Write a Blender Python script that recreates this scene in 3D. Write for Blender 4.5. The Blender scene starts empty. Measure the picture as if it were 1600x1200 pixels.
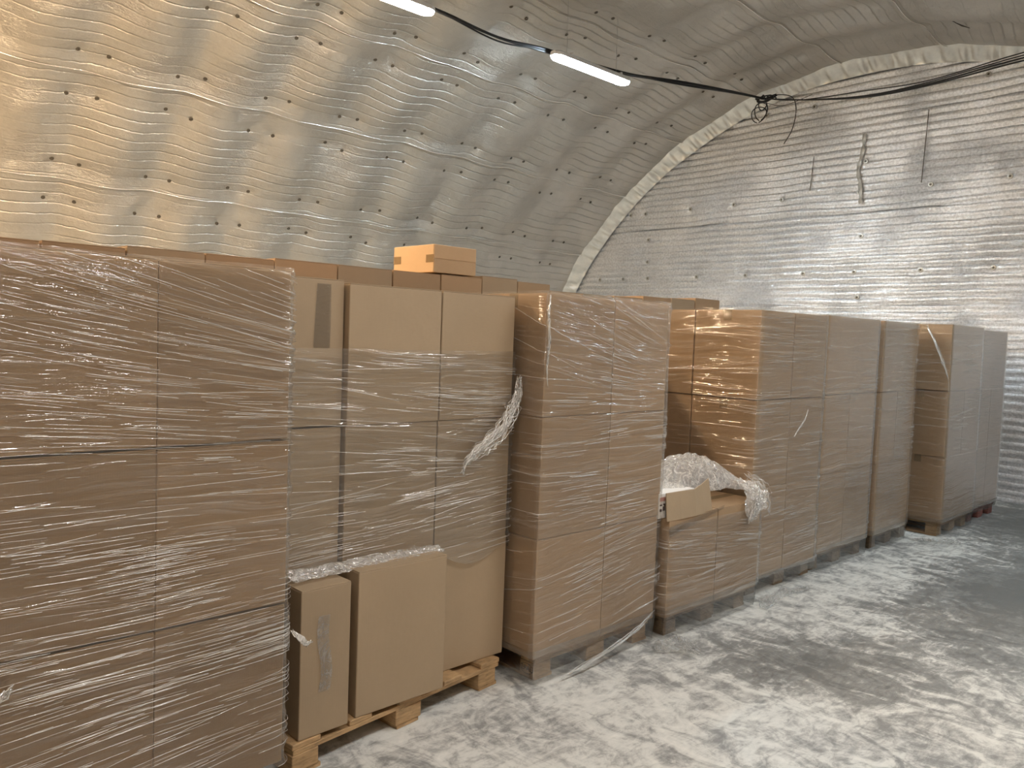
import bpy, bmesh, math, random
import numpy as np
from mathutils import Vector, Matrix, noise

# ------------------------------------------------------------ camera, world, exposure
C = bpy.context.scene.collection
sc = bpy.context.scene
YAW, PITCH, ROLL, EYE = math.radians(43.33), math.radians(3.503), math.radians(2.19), 1.7
fw = Vector((math.sin(YAW)*math.cos(PITCH), math.cos(YAW)*math.cos(PITCH), -math.sin(PITCH)))
rt0 = Vector((math.cos(YAW), -math.sin(YAW), 0)); up0 = rt0.cross(fw)
rt = rt0*math.cos(ROLL)+up0*math.sin(ROLL); upv = -rt0*math.sin(ROLL)+up0*math.cos(ROLL)
cam_d = bpy.data.cameras.new('camera'); cam = bpy.data.objects.new('camera', cam_d); C.objects.link(cam)
cam_d.sensor_width = 36; cam_d.lens = 36*1250/1600; cam_d.clip_end = 60; cam_d.clip_start = .05
cam.matrix_world = Matrix(((rt.x, upv.x, -fw.x, 0), (rt.y, upv.y, -fw.y, 0), (rt.z, upv.z, -fw.z, EYE), (0, 0, 0, 1)))
sc.camera = cam
w = bpy.data.worlds.new('world'); sc.world = w; w.use_nodes = True
w.node_tree.nodes['Background'].inputs[0].default_value = (.05, .05, .055, 1)
w.node_tree.nodes['Background'].inputs[1].default_value = .3
sc.view_settings.view_transform = 'Standard'; sc.view_settings.look = 'None'
sc.view_settings.gamma = 1; sc.view_settings.use_curve_mapping = False
sc.view_settings.exposure = 1.18
sc.cycles.transparent_max_bounces = 24
sc.cycles.max_bounces = 10; sc.cycles.diffuse_bounces = 4; sc.cycles.glossy_bounces = 5
sc.cycles.sample_clamp_indirect = 6
WARM, COOL, NEUT = (1, .74, .47), (.70, .88, 1.0), (1, .985, .96)
# lamps: centre x, y, z, colour, strength   (first two rows: hung over the stacks; then over the aisle)
LAMPS = [(-4.3, 5.97, 4.62, WARM, 120), (-1.6, 5.97, 4.62, WARM, 190), (1.2, 5.97, 4.62, WARM, 190), (3.88, 5.99, 4.60, (1, .86, .68), 95),
         (6.57, 5.90, 4.60, COOL, 125),
         (-1.2, .6, 3.62, NEUT, 14), (1.5, .6, 3.62, NEUT, 37), (4.2, .6, 3.62, NEUT, 40), (7.2, .8, 3.75, COOL, 46)]

# ------------------------------------------------------------ node helpers
def mat(name):
    m = bpy.data.materials.new(name); m.use_nodes = True
    nt = m.node_tree; nt.nodes.clear()
    out = nt.nodes.new('ShaderNodeOutputMaterial')
    return m, nt, out
def N(nt, t, **kw):
    n = nt.nodes.new(t)
    for k, v in kw.items():
        if k.startswith('i_'):
            n.inputs[k[2:].replace('_', ' ')].default_value = v
        else: setattr(n, k, v)
    return n
def L(nt, a, b): nt.links.new(a, b)
def rgb(c): return (c[0], c[1], c[2], 1)
def ramp(nt, fac, stops):
    r = N(nt, 'ShaderNodeValToRGB'); e = r.color_ramp.elements
    while len(e) < len(stops): e.new(.5)
    for k, (p, c) in enumerate(stops):
        e[k].position = p; e[k].color = rgb(c) if isinstance(c, tuple) else (c, c, c, 1)
    L(nt, fac, r.inputs[0]); return r.outputs[0]
def mapping(nt, src, scale=(1, 1, 1), rot=(0, 0, 0)):
    m = N(nt, 'ShaderNodeMapping'); m.inputs['Scale'].default_value = scale; m.inputs['Rotation'].default_value = rot
    L(nt, src, m.inputs[0]); return m.outputs[0]
def noise_t(nt, vec, scale, detail=3, rough=.5, dist=0):
    n = N(nt, 'ShaderNodeTexNoise'); n.inputs['Scale'].default_value = scale; n.inputs['Detail'].default_value = detail
    n.inputs['Roughness'].default_value = rough; n.inputs['Distortion'].default_value = dist
    L(nt, vec, n.inputs['Vector']); return n.outputs['Fac']
def math_n(nt, op, a, b=None, c=None, clamp=False):
    n = N(nt, 'ShaderNodeMath', operation=op, use_clamp=clamp)
    for i, v in enumerate((a, b, c)):
        if v is None: continue
        if isinstance(v, (int, float)): n.inputs[i].default_value = v
        else: L(nt, v, n.inputs[i])
    return n.outputs[0]
def bump(nt, h, strength, dist, prev=None):
    b = N(nt, 'ShaderNodeBump'); b.inputs['Strength'].default_value = strength; b.inputs['Distance'].default_value = dist
    L(nt, h, b.inputs['Height'])
    if prev is not None: L(nt, prev, b.inputs['Normal'])
    return b.outputs[0]
def principled(nt, out, **kw):
    p = N(nt, 'ShaderNodeBsdfPrincipled')
    for k, v in kw.items(): p.inputs[k.replace('_', ' ')].default_value = v
    L(nt, p.outputs[0], out.inputs[0]); return p

def mk_card(name, col, rough=.72):
    m, nt, out = mat(name); p = principled(nt, out, Roughness=rough)
    p.inputs['Specular IOR Level'].default_value = .3
    tc = N(nt, 'ShaderNodeTexCoord'); oi = N(nt, 'ShaderNodeObjectInfo')
    a = noise_t(nt, tc.outputs['Object'], 3.0, 4, .6)
    fib = noise_t(nt, mapping(nt, tc.outputs['Object'], (60, 60, 500)), 1, 2)
    v = math_n(nt, 'ADD', math_n(nt, 'MULTIPLY', a, .22), math_n(nt, 'MULTIPLY', fib, .10))
    v = math_n(nt, 'ADD', v, math_n(nt, 'MULTIPLY', oi.outputs['Random'], .16))
    v = math_n(nt, 'ADD', v, .76)
    mx = N(nt, 'ShaderNodeMix', data_type='RGBA', blend_type='MULTIPLY'); mx.inputs[0].default_value = 1
    mx.inputs[6].default_value = rgb(col)
    cmb = N(nt, 'ShaderNodeCombineColor')
    for i in range(3): L(nt, v, cmb.inputs[i])
    L(nt, cmb.outputs[0], mx.inputs[7]); L(nt, mx.outputs[2], p.inputs['Base Color'])
    flute = N(nt, 'ShaderNodeTexWave', wave_type='BANDS', bands_direction='X'); flute.inputs['Scale'].default_value = 45
    L(nt, tc.outputs['Object'], flute.inputs[0])
    bn = bump(nt, flute.outputs['Fac'], .06, .001); bn = bump(nt, a, .25, .02, bn)
    L(nt, bn, p.inputs['Normal']); return m
M = {}
M['card'] = mk_card('cardboard', (.385, .258, .152))
M['card_light'] = mk_card('cardboard_light', (.54, .375, .225))
M['card_dark'] = mk_card('cardboard_brown', (.305, .200, .112))
M['card_pale'] = mk_card('cardboard_grey', (.355, .262, .170))

def mk_tape():
    m, nt, out = mat('packing_tape'); p = principled(nt, out, Roughness=.28, Alpha=.40)
    p.inputs['Base Color'].default_value = (.46, .33, .18, 1); return m
M['tape'] = mk_tape()

def mk_film(name, base, gain, white=.8, rough=.2, fine=55, bstr=.9, crum=False, tint=.97, gloss=2.0):
    """clear stretch film: see-through sheet that gets milky where it is gathered into creases"""
    m, nt, out = mat(name)
    uv = N(nt, 'ShaderNodeUVMap'); uv.uv_map = 'UVMap'
    src = uv.outputs[0]
    if crum:
        tc = N(nt, 'ShaderNodeTexCoord'); src = tc.outputs['Object']
        n1 = noise_t(nt, src, 7, 3, .5, 1.6); n2 = noise_t(nt, src, 19, 3, .6, .8)
        cre = ramp(nt, math_n(nt, 'ABSOLUTE', math_n(nt, 'SUBTRACT', n1, .5)), [(0, 1.0), (.022, .15), (.06, 0.0)])
        cr2 = ramp(nt, math_n(nt, 'ABSOLUTE', math_n(nt, 'SUBTRACT', n2, .5)), [(0, .8), (.03, 0.0)])
        cre = math_n(nt, 'MAXIMUM', cre, cr2)
        low = noise_t(nt, src, 14, 4, .6)
        fac = math_n(nt, 'ADD', math_n(nt, 'ADD', math_n(nt, 'MULTIPLY', cre, gain), math_n(nt, 'MULTIPLY', low, gain*.9)), gain*.25)
        h1 = noise_t(nt, src, 18, 3, .55, 1.2); h = math_n(nt, 'ADD', h1, math_n(nt, 'MULTIPLY', cre, .3))
        nrm = bump(nt, h, bstr, .03)
    else:
        # long thin creases along u; slight waviness so they are not ruled lines
        wv = noise_t(nt, mapping(nt, src, (1.1, 1.6, 1)), 1.3, 2)
        sep = N(nt, 'ShaderNodeSeparateXYZ'); L(nt, src, sep.inputs[0])
        y2 = math_n(nt, 'ADD', sep.outputs[1], math_n(nt, 'MULTIPLY', wv, .16))
        cb = N(nt, 'ShaderNodeCombineXYZ'); L(nt, sep.outputs[0], cb.inputs[0]); L(nt, y2, cb.inputs[1])
        s1 = noise_t(nt, mapping(nt, cb.outputs[0], (1.1, fine, 1)), 1, 3, .6)
        s2 = noise_t(nt, mapping(nt, cb.outputs[0], (2.3, fine*2.6, 1)), 1, 2, .5)
        s3 = noise_t(nt, mapping(nt, cb.outputs[0], (.8, fine*.28, 1)), 1, 2, .5)
        dens = noise_t(nt, mapping(nt, src, (1.5, 2.2, 1)), 1.6, 2)
        line1 = ramp(nt, s1, [(.50, 0.0), (.62, .5), (.70, 1.0)])
        line2 = ramp(nt, s2, [(.54, 0.0), (.70, 1.0)])
        lay = ramp(nt, s3, [(.45, 0.0), (.5, 1.0)])
        f = math_n(nt, 'ADD', math_n(nt, 'MULTIPLY', line1, gain), math_n(nt, 'MULTIPLY', line2, gain*.6))
        f = math_n(nt, 'MULTIPLY', f, ramp(nt, dens, [(.35, .25), (.62, 1.0)]))
        f = math_n(nt, 'ADD', f, math_n(nt, 'MULTIPLY', lay, base*.5))
        fac = math_n(nt, 'ADD', f, base)
        h = math_n(nt, 'ADD', s1, math_n(nt, 'MULTIPLY', s2, .5))
        h = math_n(nt, 'ADD', h, math_n(nt, 'MULTIPLY', s3, 1.2))
        nrm = bump(nt, h, bstr, .006)
    fac = math_n(nt, 'MINIMUM', fac, .93)
    tr = N(nt, 'ShaderNodeBsdfTransparent'); tr.inputs[0].default_value = (tint, tint, tint*.99, 1)
    df = N(nt, 'ShaderNodeBsdfDiffuse'); df.inputs[0].default_value = (white, white*.97, white*.93, 1)
    tl = N(nt, 'ShaderNodeBsdfTranslucent'); tl.inputs[0].default_value = (white, white*.97, white*.93, 1)
    mdt = N(nt, 'ShaderNodeMixShader'); mdt.inputs[0].default_value = .45
    L(nt, df.outputs[0], mdt.inputs[1]); L(nt, tl.outputs[0], mdt.inputs[2])
    m1 = N(nt, 'ShaderNodeMixShader'); L(nt, fac, m1.inputs[0]); L(nt, tr.outputs[0], m1.inputs[1]); L(nt, mdt.outputs[0], m1.inputs[2])
    gl = N(nt, 'ShaderNodeBsdfGlossy'); gl.inputs['Roughness'].default_value = rough; gl.inputs[0].default_value = (1, 1, 1, 1)
    L(nt, nrm, gl.inputs['Normal'])
    fr = N(nt, 'ShaderNodeFresnel'); fr.inputs[0].default_value = 1.45
    gf = math_n(nt, 'MINIMUM', math_n(nt, 'MULTIPLY', fr.outputs[0], gloss), .21*gloss)
    m2 = N(nt, 'ShaderNodeMixShader'); L(nt, gf, m2.inputs[0]); L(nt, m1.outputs[0], m2.inputs[1]); L(nt, gl.outputs[0], m2.inputs[2])
    L(nt, m2.outputs[0], out.inputs[0]); return m
M['film'] = mk_film('stretch_film', .015, .26, rough=.10)
M['film_thick'] = mk_film('stretch_film_layered', .028, .27, fine=42, rough=.10)
M['film_skirt'] = mk_film('loose_film', .01, .13, white=.25, fine=18, bstr=1, rough=.14, tint=.74, gloss=.9)
M['film_crumpled'] = mk_film('crumpled_film', 0, .60, white=.95, rough=.12, crum=True)
M['film_scrap'] = mk_film('trodden_film', 0, .28, white=.65, rough=.3, crum=True)

def mk_strand():
    m, nt, out = mat('film_strand'); p = principled(nt, out, Roughness=.24, Alpha=.85, Metallic=.55)
    p.inputs['Base Color'].default_value = (.92, .89, .85, 1); p.inputs['Specular IOR Level'].default_value = .9
    return m
M['strand'] = mk_strand()

def mk_foil(name, col, spacing, wall):
    m, nt, out = mat(name)
    uv = N(nt, 'ShaderNodeUVMap'); uv.uv_map = 'UVMap'; src = uv.outputs[0]
    p = principled(nt, out, Metallic=.80 if wall else .86)
    fineN = noise_t(nt, src, 34 if wall else 130, 4, .75)
    med = noise_t(nt, mapping(nt, src, (1, 1.0, 1)), 3.5, 4, .6)
    # embossed lines running along u
    wob = noise_t(nt, mapping(nt, src, (.9, .5, 1)), 1.6, 3)
    sep = N(nt, 'ShaderNodeSeparateXYZ'); L(nt, src, sep.inputs[0])
    y = math_n(nt, 'ADD', sep.outputs[1], math_n(nt, 'MULTIPLY', wob, .06 if wall else .11))
    jag = noise_t(nt, mapping(nt, src, (26, 10, 1)), 1, 3, .7)
    y = math_n(nt, 'ADD', y, math_n(nt, 'MULTIPLY', jag, .016 if wall else .022))
    fr = math_n(nt, 'FRACT', math_n(nt, 'DIVIDE', y, spacing))
    tri = math_n(nt, 'ABSOLUTE', math_n(nt, 'SUBTRACT', fr, .5))          # .5 at the crease, 0 between
    if wall: line = ramp(nt, tri, [(.0, 0.0), (.34, .35), (.5, 1.0)])
    else: line = ramp(nt, tri, [(.40, 0.0), (.5, 1.0)])
    on = noise_t(nt, mapping(nt, src, (.9, 1.4, 1)), 1.1, 3)
    amt = ramp(nt, on, [(.38, .15), (.58, 1.0)])
    line = math_n(nt, 'MULTIPLY', line, amt)
    # crinkled sparkle patches
    crk = noise_t(nt, mapping(nt, src, (9, 26, 1)), 2.2, 5, .72, .8)
    patch = ramp(nt, noise_t(nt, src, 1.4, 3), [(.52, 0.0), (.66, 1.0)])
    crk = math_n(nt, 'MULTIPLY', crk, math_n(nt, 'ADD', math_n(nt, 'MULTIPLY', patch, .9), .30))
    b = bump(nt, med, .35, .05)
    b = bump(nt, line, .9, .020 if wall else .009, b)
    b = bump(nt, crk, .9, .016, b)
    b = bump(nt, fineN, .6 if wall else .3, .012 if wall else .004, b)
    L(nt, b, p.inputs['Normal'])
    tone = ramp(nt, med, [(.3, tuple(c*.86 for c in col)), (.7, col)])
    if wall:                                   # glints on the foil's embossed grain, painted into the base colour
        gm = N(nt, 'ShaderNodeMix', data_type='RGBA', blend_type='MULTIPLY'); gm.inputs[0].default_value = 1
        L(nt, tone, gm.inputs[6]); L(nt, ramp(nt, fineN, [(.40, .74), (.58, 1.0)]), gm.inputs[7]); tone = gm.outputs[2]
    L(nt, tone, p.inputs['Base Color'])
    L(nt, math_n(nt, 'ADD', math_n(nt, 'MULTIPLY', med, .12), .25 if wall else .29), p.inputs['Roughness'])
    return m
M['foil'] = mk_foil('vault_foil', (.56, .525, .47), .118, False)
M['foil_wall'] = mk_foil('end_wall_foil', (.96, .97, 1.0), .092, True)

def mk_plain(name, col, rough=.5, metal=0, spec=.5, nz=0, scale=20):
    m, nt, out = mat(name); p = principled(nt, out, Roughness=rough, Metallic=metal)
    p.inputs['Base Color'].default_value = rgb(col); p.inputs['Specular IOR Level'].default_value = spec
    if nz:
        tc = N(nt, 'ShaderNodeTexCoord'); a = noise_t(nt, tc.outputs['Object'], scale, 4, .6)
        L(nt, ramp(nt, a, [(.3, tuple(c*(1-nz) for c in col)), (.7, tuple(min(1, c*(1+nz)) for c in col))]), p.inputs['Base Color'])
        L(nt, bump(nt, a, .4, .01), p.inputs['Normal'])
    return m
M['seam_tape'] = mk_plain('foil_tape', (.80, .77, .70), .34, .75, nz=.12, scale=7)
M['edge'] = mk_plain('foil_edge', (.9, .86, .80), .22, .9)
M['pin'] = mk_plain('fastener_dark', (.10, .085, .065), .5, .3)
M['pin_wall'] = mk_plain('fastener_grey', (.48, .47, .44), .4, .6)
M['cable'] = mk_plain('black_cable', (.012, .012, .013), .45)
M['lamp_body'] = mk_plain('lamp_grey', (.62, .64, .66), .4)
M['wire'] = mk_plain('steel_wire', (.35, .34, .33), .4, .9)
M['ink'] = mk_plain('stamp_ink', (.035, .03, .028), .8)
M['white_print'] = mk_plain('white_print', (.78, .74, .70), .4)
M['pink_print'] = mk_plain('pink_print', (.62, .33, .28), .4)
M['dark_print'] = mk_plain('dark_print', (.06, .03, .025), .5)
M['shrink_black'] = mk_plain('black_plastic', (.01, .01, .012), .2)

def mk_wood(name, col):
    m, nt, out = mat(name); p = principled(nt, out, Roughness=.75)
    tc = N(nt, 'ShaderNodeTexCoord'); oi = N(nt, 'ShaderNodeObjectInfo')
    g = noise_t(nt, mapping(nt, tc.outputs['Object'], (9, 9, 60)), 1.6, 4, .6, .6)
    g2 = noise_t(nt, tc.outputs['Object'], 7, 3)
    v = math_n(nt, 'ADD', math_n(nt, 'MULTIPLY', g, .6), math_n(nt, 'MULTIPLY', g2, .4))
    L(nt, ramp(nt, v, [(.32, tuple(c*.5 for c in col)), (.5, col), (.7, tuple(min(1, c*1.35) for c in col))]), p.inputs['Base Color'])
    L(nt, bump(nt, g, .5, .004), p.inputs['Normal']); return m
M['wood'] = mk_wood('pallet_wood', (.42, .265, .13)); M['wood_old'] = mk_wood('pallet_wood_grey', (.24, .165, .10))
M['wood_red'] = mk_wood('pallet_wood_red', (.26, .10, .08))

def mk_floor():
    m, nt, out = mat('dusty_concrete'); p = principled(nt, out, Roughness=.8)
    tc = N(nt, 'ShaderNodeTexCoord'); src = tc.outputs['Object']
    big = noise_t(nt, src, .75, 4, .55, .6)
    mid = noise_t(nt, mapping(nt, src, (1.5, 1.0, 1), (0, 0, .5)), 3.9, 6, .66, 1.2)
    fine = noise_t(nt, mapping(nt, src, (1, 1.6, 1), (0, 0, -.4)), 11, 6, .72, .8)
    swirl = noise_t(nt, mapping(nt, src, (1, 5, 1), (0, 0, .9)), 2.2, 5, .7, 3.0)
    gr = noise_t(nt, src, 120, 2)
    # trodden, dust-free area a few metres out in front of the stacks (its own shape on the floor)
    def blob(cx, cy, rx, ry, rot, soft):
        mp = N(nt, 'ShaderNodeMapping', vector_type='TEXTURE'); mp.inputs['Location'].default_value = (cx, cy, 0)
        mp.inputs['Rotation'].default_value = (0, 0, rot); mp.inputs['Scale'].default_value = (rx, ry, 1)
        L(nt, src, mp.inputs[0])
        ln = N(nt, 'ShaderNodeVectorMath', operation='LENGTH'); L(nt, mp.outputs[0], ln.inputs[0])
        return math_n(nt, 'SUBTRACT', 1.0, math_n(nt, 'MULTIPLY', ln.outputs['Value'], soft), clamp=True)
    b1 = blob(6.9, 1.35, 2.9, 1.0, .05, 1.0); b2 = blob(4.3, 1.75, 1.1, .55, -.35, 1.0); b3 = blob(9.3, 1.8, 1.9, 1.6, 0, 1.0)
    bb = math_n(nt, 'MAXIMUM', math_n(nt, 'MAXIMUM', b1, math_n(nt, 'MULTIPLY', b2, .55)), math_n(nt, 'MULTIPLY', b3, .7))
    v = math_n(nt, 'ADD', math_n(nt, 'MULTIPLY', mid, .52), math_n(nt, 'MULTIPLY', fine, .30))
    v = math_n(nt, 'ADD', v, math_n(nt, 'MULTIPLY', big, .26))
    v = math_n(nt, 'ADD', v, math_n(nt, 'MULTIPLY', swirl, .16))
    v = math_n(nt, 'SUBTRACT', v, math_n(nt, 'MULTIPLY', bb, .29))
    v = math_n(nt, 'ADD', math_n(nt, 'SUBTRACT', v, .058), math_n(nt, 'MULTIPLY', gr, .03))
    col = ramp(nt, v, [(.40, (.17, .168, .16)), (.50, (.28, .275, .262)), (.545, (.42, .41, .39)), (.61, (.64, .63, .59)), (.74, (.80, .78, .73))])
    L(nt, col, p.inputs['Base Color'])
    L(nt, ramp(nt, v, [(.42, .55), (.56, .85)]), p.inputs['Roughness'])
    L(nt, bump(nt, v, .35, .02), p.inputs['Normal']); return m
M['floor'] = mk_floor()

def mk_emit(name, col, s):
    m, nt, out = mat(name); e = N(nt, 'ShaderNodeEmission'); e.inputs[0].default_value = rgb(col); e.inputs[1].default_value = s
    L(nt, e.outputs[0], out.inputs[0]); return m

# ------------------------------------------------------------ object helpers
def link(name, me, m=None, parent=None, loc=None, rot=None):
    o = bpy.data.objects.new(name, me); C.objects.link(o)
    if m is not None and me is not None and not me.materials: me.materials.append(m)
    if parent is not None: o.parent = parent
    if loc is not None: o.location = loc
    if rot is not None: o.rotation_euler = rot
    return o
def tag(o, label=None, cat=None, group=None, kind=None):
    if label: o['label'] = label
    if cat: o['category'] = cat
    if group: o['group'] = group
    if kind: o['kind'] = kind
    return o
def bm_mesh(name, bm, smooth=False):
    me = bpy.data.meshes.new(name); bm.to_mesh(me); bm.free()
    if smooth: me.polygons.foreach_set('use_smooth', [True]*len(me.polygons))
    return me
def add_box(bm, x0, x1, y0, y1, z0, z1, bevel=0, seg=1):
    v = [bm.verts.new((x, y, z)) for z in (z0, z1) for y in (y0, y1) for x in (x0, x1)]
    fs = [bm.faces.new([v[i] for i in f]) for f in ((0, 2, 3, 1), (4, 5, 7, 6), (0, 1, 5, 4), (2, 6, 7, 3), (0, 4, 6, 2), (1, 3, 7, 5))]
    if bevel:
        es = list({e for f in fs for e in f.edges})
        bmesh.ops.bevel(bm, geom=es, offset=bevel, segments=seg, affect='EDGES', profile=.5)
def box_mesh(name, *a, **k):
    bm = bmesh.new(); add_box(bm, *a, **k); return bm_mesh(name, bm)
def grid_mesh(name, P, U=None, Vv=None, smooth=True, closed=False):
    """P: (nr, nc, 3) array of points; quads between neighbours; uv from arrays U, Vv"""
    nr, nc = P.shape[:2]; idx = np.arange(nr*nc).reshape(nr, nc)
    a = idx[:-1, :-1].ravel(); b = idx[:-1, 1:].ravel(); c = idx[1:, 1:].ravel(); d = idx[1:, :-1].ravel()
    q = np.stack([a, b, c, d], 1); me = bpy.data.meshes.new(name)
    me.vertices.add(nr*nc); me.vertices.foreach_set('co', P.astype(np.float32).ravel())
    me.loops.add(q.size); me.loops.foreach_set('vertex_index', q.ravel().astype(np.int32))
    me.polygons.add(len(q)); me.polygons.foreach_set('loop_start', (np.arange(len(q))*4).astype(np.int32))
    me.polygons.foreach_set('use_smooth', np.full(len(q), smooth))
    if U is not None:
        uvl = me.uv_layers.new(name='UVMap'); uvd = np.stack([U.ravel()[q.ravel()], Vv.ravel()[q.ravel()]], 1)
        uvl.data.foreach_set('uv', uvd.astype(np.float32).ravel())
    me.update(calc_edges=True); me.validate(); return me
def tube(bm, pts, r, seg=6, r_end=None):
    pts = [Vector(p) for p in pts]; rings = []; n = len(pts)
    for i, p in enumerate(pts):
        t = (pts[min(i+1, n-1)]-pts[max(i-1, 0)]).normalized()
        a = t.cross(Vector((0, 0, 1)));
        if a.length < .05: a = t.cross(Vector((1, 0, 0)))
        a.normalize(); b = t.cross(a)
        rr = r if r_end is None else r+(r_end-r)*i/(n-1)
        rings.append([bm.verts.new(p+(a*math.cos(2*math.pi*k/seg)+b*math.sin(2*math.pi*k/seg))*rr) for k in range(seg)])
    for i in range(n-1):
        for k in range(seg):
            bm.faces.new([rings[i][k], rings[i][(k+1) % seg], rings[i+1][(k+1) % seg], rings[i+1][k]])
    bm.faces.new(rings[0][::-1]); bm.faces.new(rings[-1])
def smooth_path(pts, n=8):
    out = []; P = [Vector(p) for p in pts]
    for i in range(len(P)-1):
        p0, p1, p2, p3 = P[max(i-1, 0)], P[i], P[i+1], P[min(i+2, len(P)-1)]
        for k in range(n):
            t = k/n
            out.append(.5*((2*p1)+(p2-p0)*t+(2*p0-5*p1+4*p2-p3)*t*t+(3*p1-p0-3*p2+p3)*t**3))
    out.append(P[-1]); return out
rng = np.random.default_rng(7); random.seed(7)
def fbm(x, y, seed, octv=4):
    """cheap smooth noise from summed rotated sines (numpy)"""
    r = np.random.default_rng(seed); v = 0; a = 1; f = 1
    for _ in range(octv):
        for _ in range(4):
            an = r.uniform(0, 2*np.pi); ph = r.uniform(0, 2*np.pi); k = f*r.uniform(.7, 1.4)
            v = v+a*.25*np.sin(k*(x*np.cos(an)+y*np.sin(an))+ph+1.3*np.sin(k*.6*(y*np.cos(an)-x*np.sin(an))))
        a *= .5; f *= 2.05
    return v

# ------------------------------------------------------------ the vault
YC, ZC, R = 4.557, -.570, 5.977
XE, XB = 10.4, -6.5
TH0, STW = 2.6, 12.2                                     # a seam every 12.2 degrees
floor = link('floor', box_mesh('floor', XB-.3, XE+.3, -1.9, 11.0, -.2, 0), M['floor']); tag(floor, kind='structure')
vault = link('ceiling', None); tag(vault, kind='structure')
PAIR0, PITCHX = 2.29, .905
SEAMS = [TH0+STW*k for k in range(-7, 7)]
def vault_r(x, th, k):
    """inner radius at x, angle th (degrees), strip k"""
    ph = (x-PAIR0)/PITCHX
    s = (th-SEAMS[k])/STW
    n1 = fbm(x*1.1, th*.09, 11)
    bx = (.5-.5*np.cos(2*np.pi*(ph+.05*n1)))
    bx = bx**.8
    bt = np.clip(np.sin(np.pi*np.clip((s-.24)/.66, 0, 1)), 0, 1)**.6
    bulge = .060*bx*(1+.45*n1)+.018*bt*(1+.3*fbm(x*2.3, th*.2, 5))+.012*bx*bt
    bulge = bulge+.010*fbm(x*3.1, th*.33, 21)+.004*fbm(x*9, th*1.1, 31)
    # loose lower edge of each strip overlaps its neighbour and waves in and out
    edge = np.exp(-((s-1.03)/.07)**2)*(.016+.012*np.sin(2*np.pi*ph+1.0)+.008*fbm(x*4, th*0, 44))
    bulge = bulge+edge*.7
    for row in (.245, .885):
        for dx in (-.13, .13):
            px = (x-PAIR0-dx)/PITCHX; px = (px-np.round(px))*PITCHX
            d2 = (px/.055)**2+(((s-row)*STW*R*math.pi/180)/.05)**2
            bulge = bulge-.016*np.exp(-d2)
    return R-bulge
def strip(k, x0, x1, dx, dth):
    a = max(SEAMS[k], -84.6); b = min(SEAMS[k]+STW+.35, 84.6)
    if b <= a: return
    xs = np.linspace(x0, x1, max(2, int(round((x1-x0)/dx))+1)); ts = np.linspace(a, b, max(2, int(round((b-a)/dth))+1))
    X, T = np.meshgrid(xs, ts); rr = vault_r(X, T, k)
    T2 = T+.22*fbm(X*1.7, T*.05, 60+k)*np.exp(-((T-SEAMS[k])/1.5)**2)
    Y = YC+rr*np.sin(np.radians(T2)); Z = ZC+rr*np.cos(np.radians(T2)); Z = np.maximum(Z, -.02)
    me = grid_mesh('foil_strip', np.stack([X, Y, Z], 2), X, np.radians(T)*R)
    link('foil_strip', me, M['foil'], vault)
for k in range(len(SEAMS)):
    if SEAMS[k] > -30: strip(k, 1.2, XE, .03, .28 if SEAMS[k] > 0 else .5)
    else: strip(k, 1.2, XE, .12, 1.0)
    strip(k, XB, 1.2, .15, 1.0)
# the curled free edge of each strip
for k in range(4, 13):
    xs = np.arange(1.2, XE-.02, .05); th = SEAMS[k]+.30+.22*fbm(xs*1.7, SEAMS[k]*.05+xs*0, 60+k); rr = vault_r(xs, th, k-1)-.004-.007*(1+fbm(xs*2.2, xs*0, 130+k))
    bm = bmesh.new(); tube(bm, [(x, YC+q*math.sin(math.radians(t)), ZC+q*math.cos(math.radians(t))) for x, t, q in zip(xs, th, rr)], .0055, 6)
    link('strip_edge', bm_mesh('strip_edge', bm, True), M['edge'], vault)
# rear wall and end wall
def arch_wall(name, X, inner):
    bm = bmesh.new(); pts = [(YC+(R+.03)*math.sin(math.radians(t)), max(-.02, ZC+(R+.03)*math.cos(math.radians(t)))) for t in np.linspace(-84.4, 84.4, 80)]
    f1 = [bm.verts.new((X, y, z)) for y, z in pts]; f2 = [bm.verts.new((X+inner, y, z)) for y, z in pts]
    bm.faces.new(f1); bm.faces.new(f2[::-1])
    for i in range(len(pts)): bm.faces.new([f1[i], f2[i], f2[(i+1) % len(pts)], f1[(i+1) % len(pts)]])
    o = link(name, bm_mesh(name, bm), M['foil']); tag(o, kind='structure'); return o
arch_wall('wall_back', XB-.01, -.12)
endw = arch_wall('wall_end', XE+.05, .12)
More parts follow.
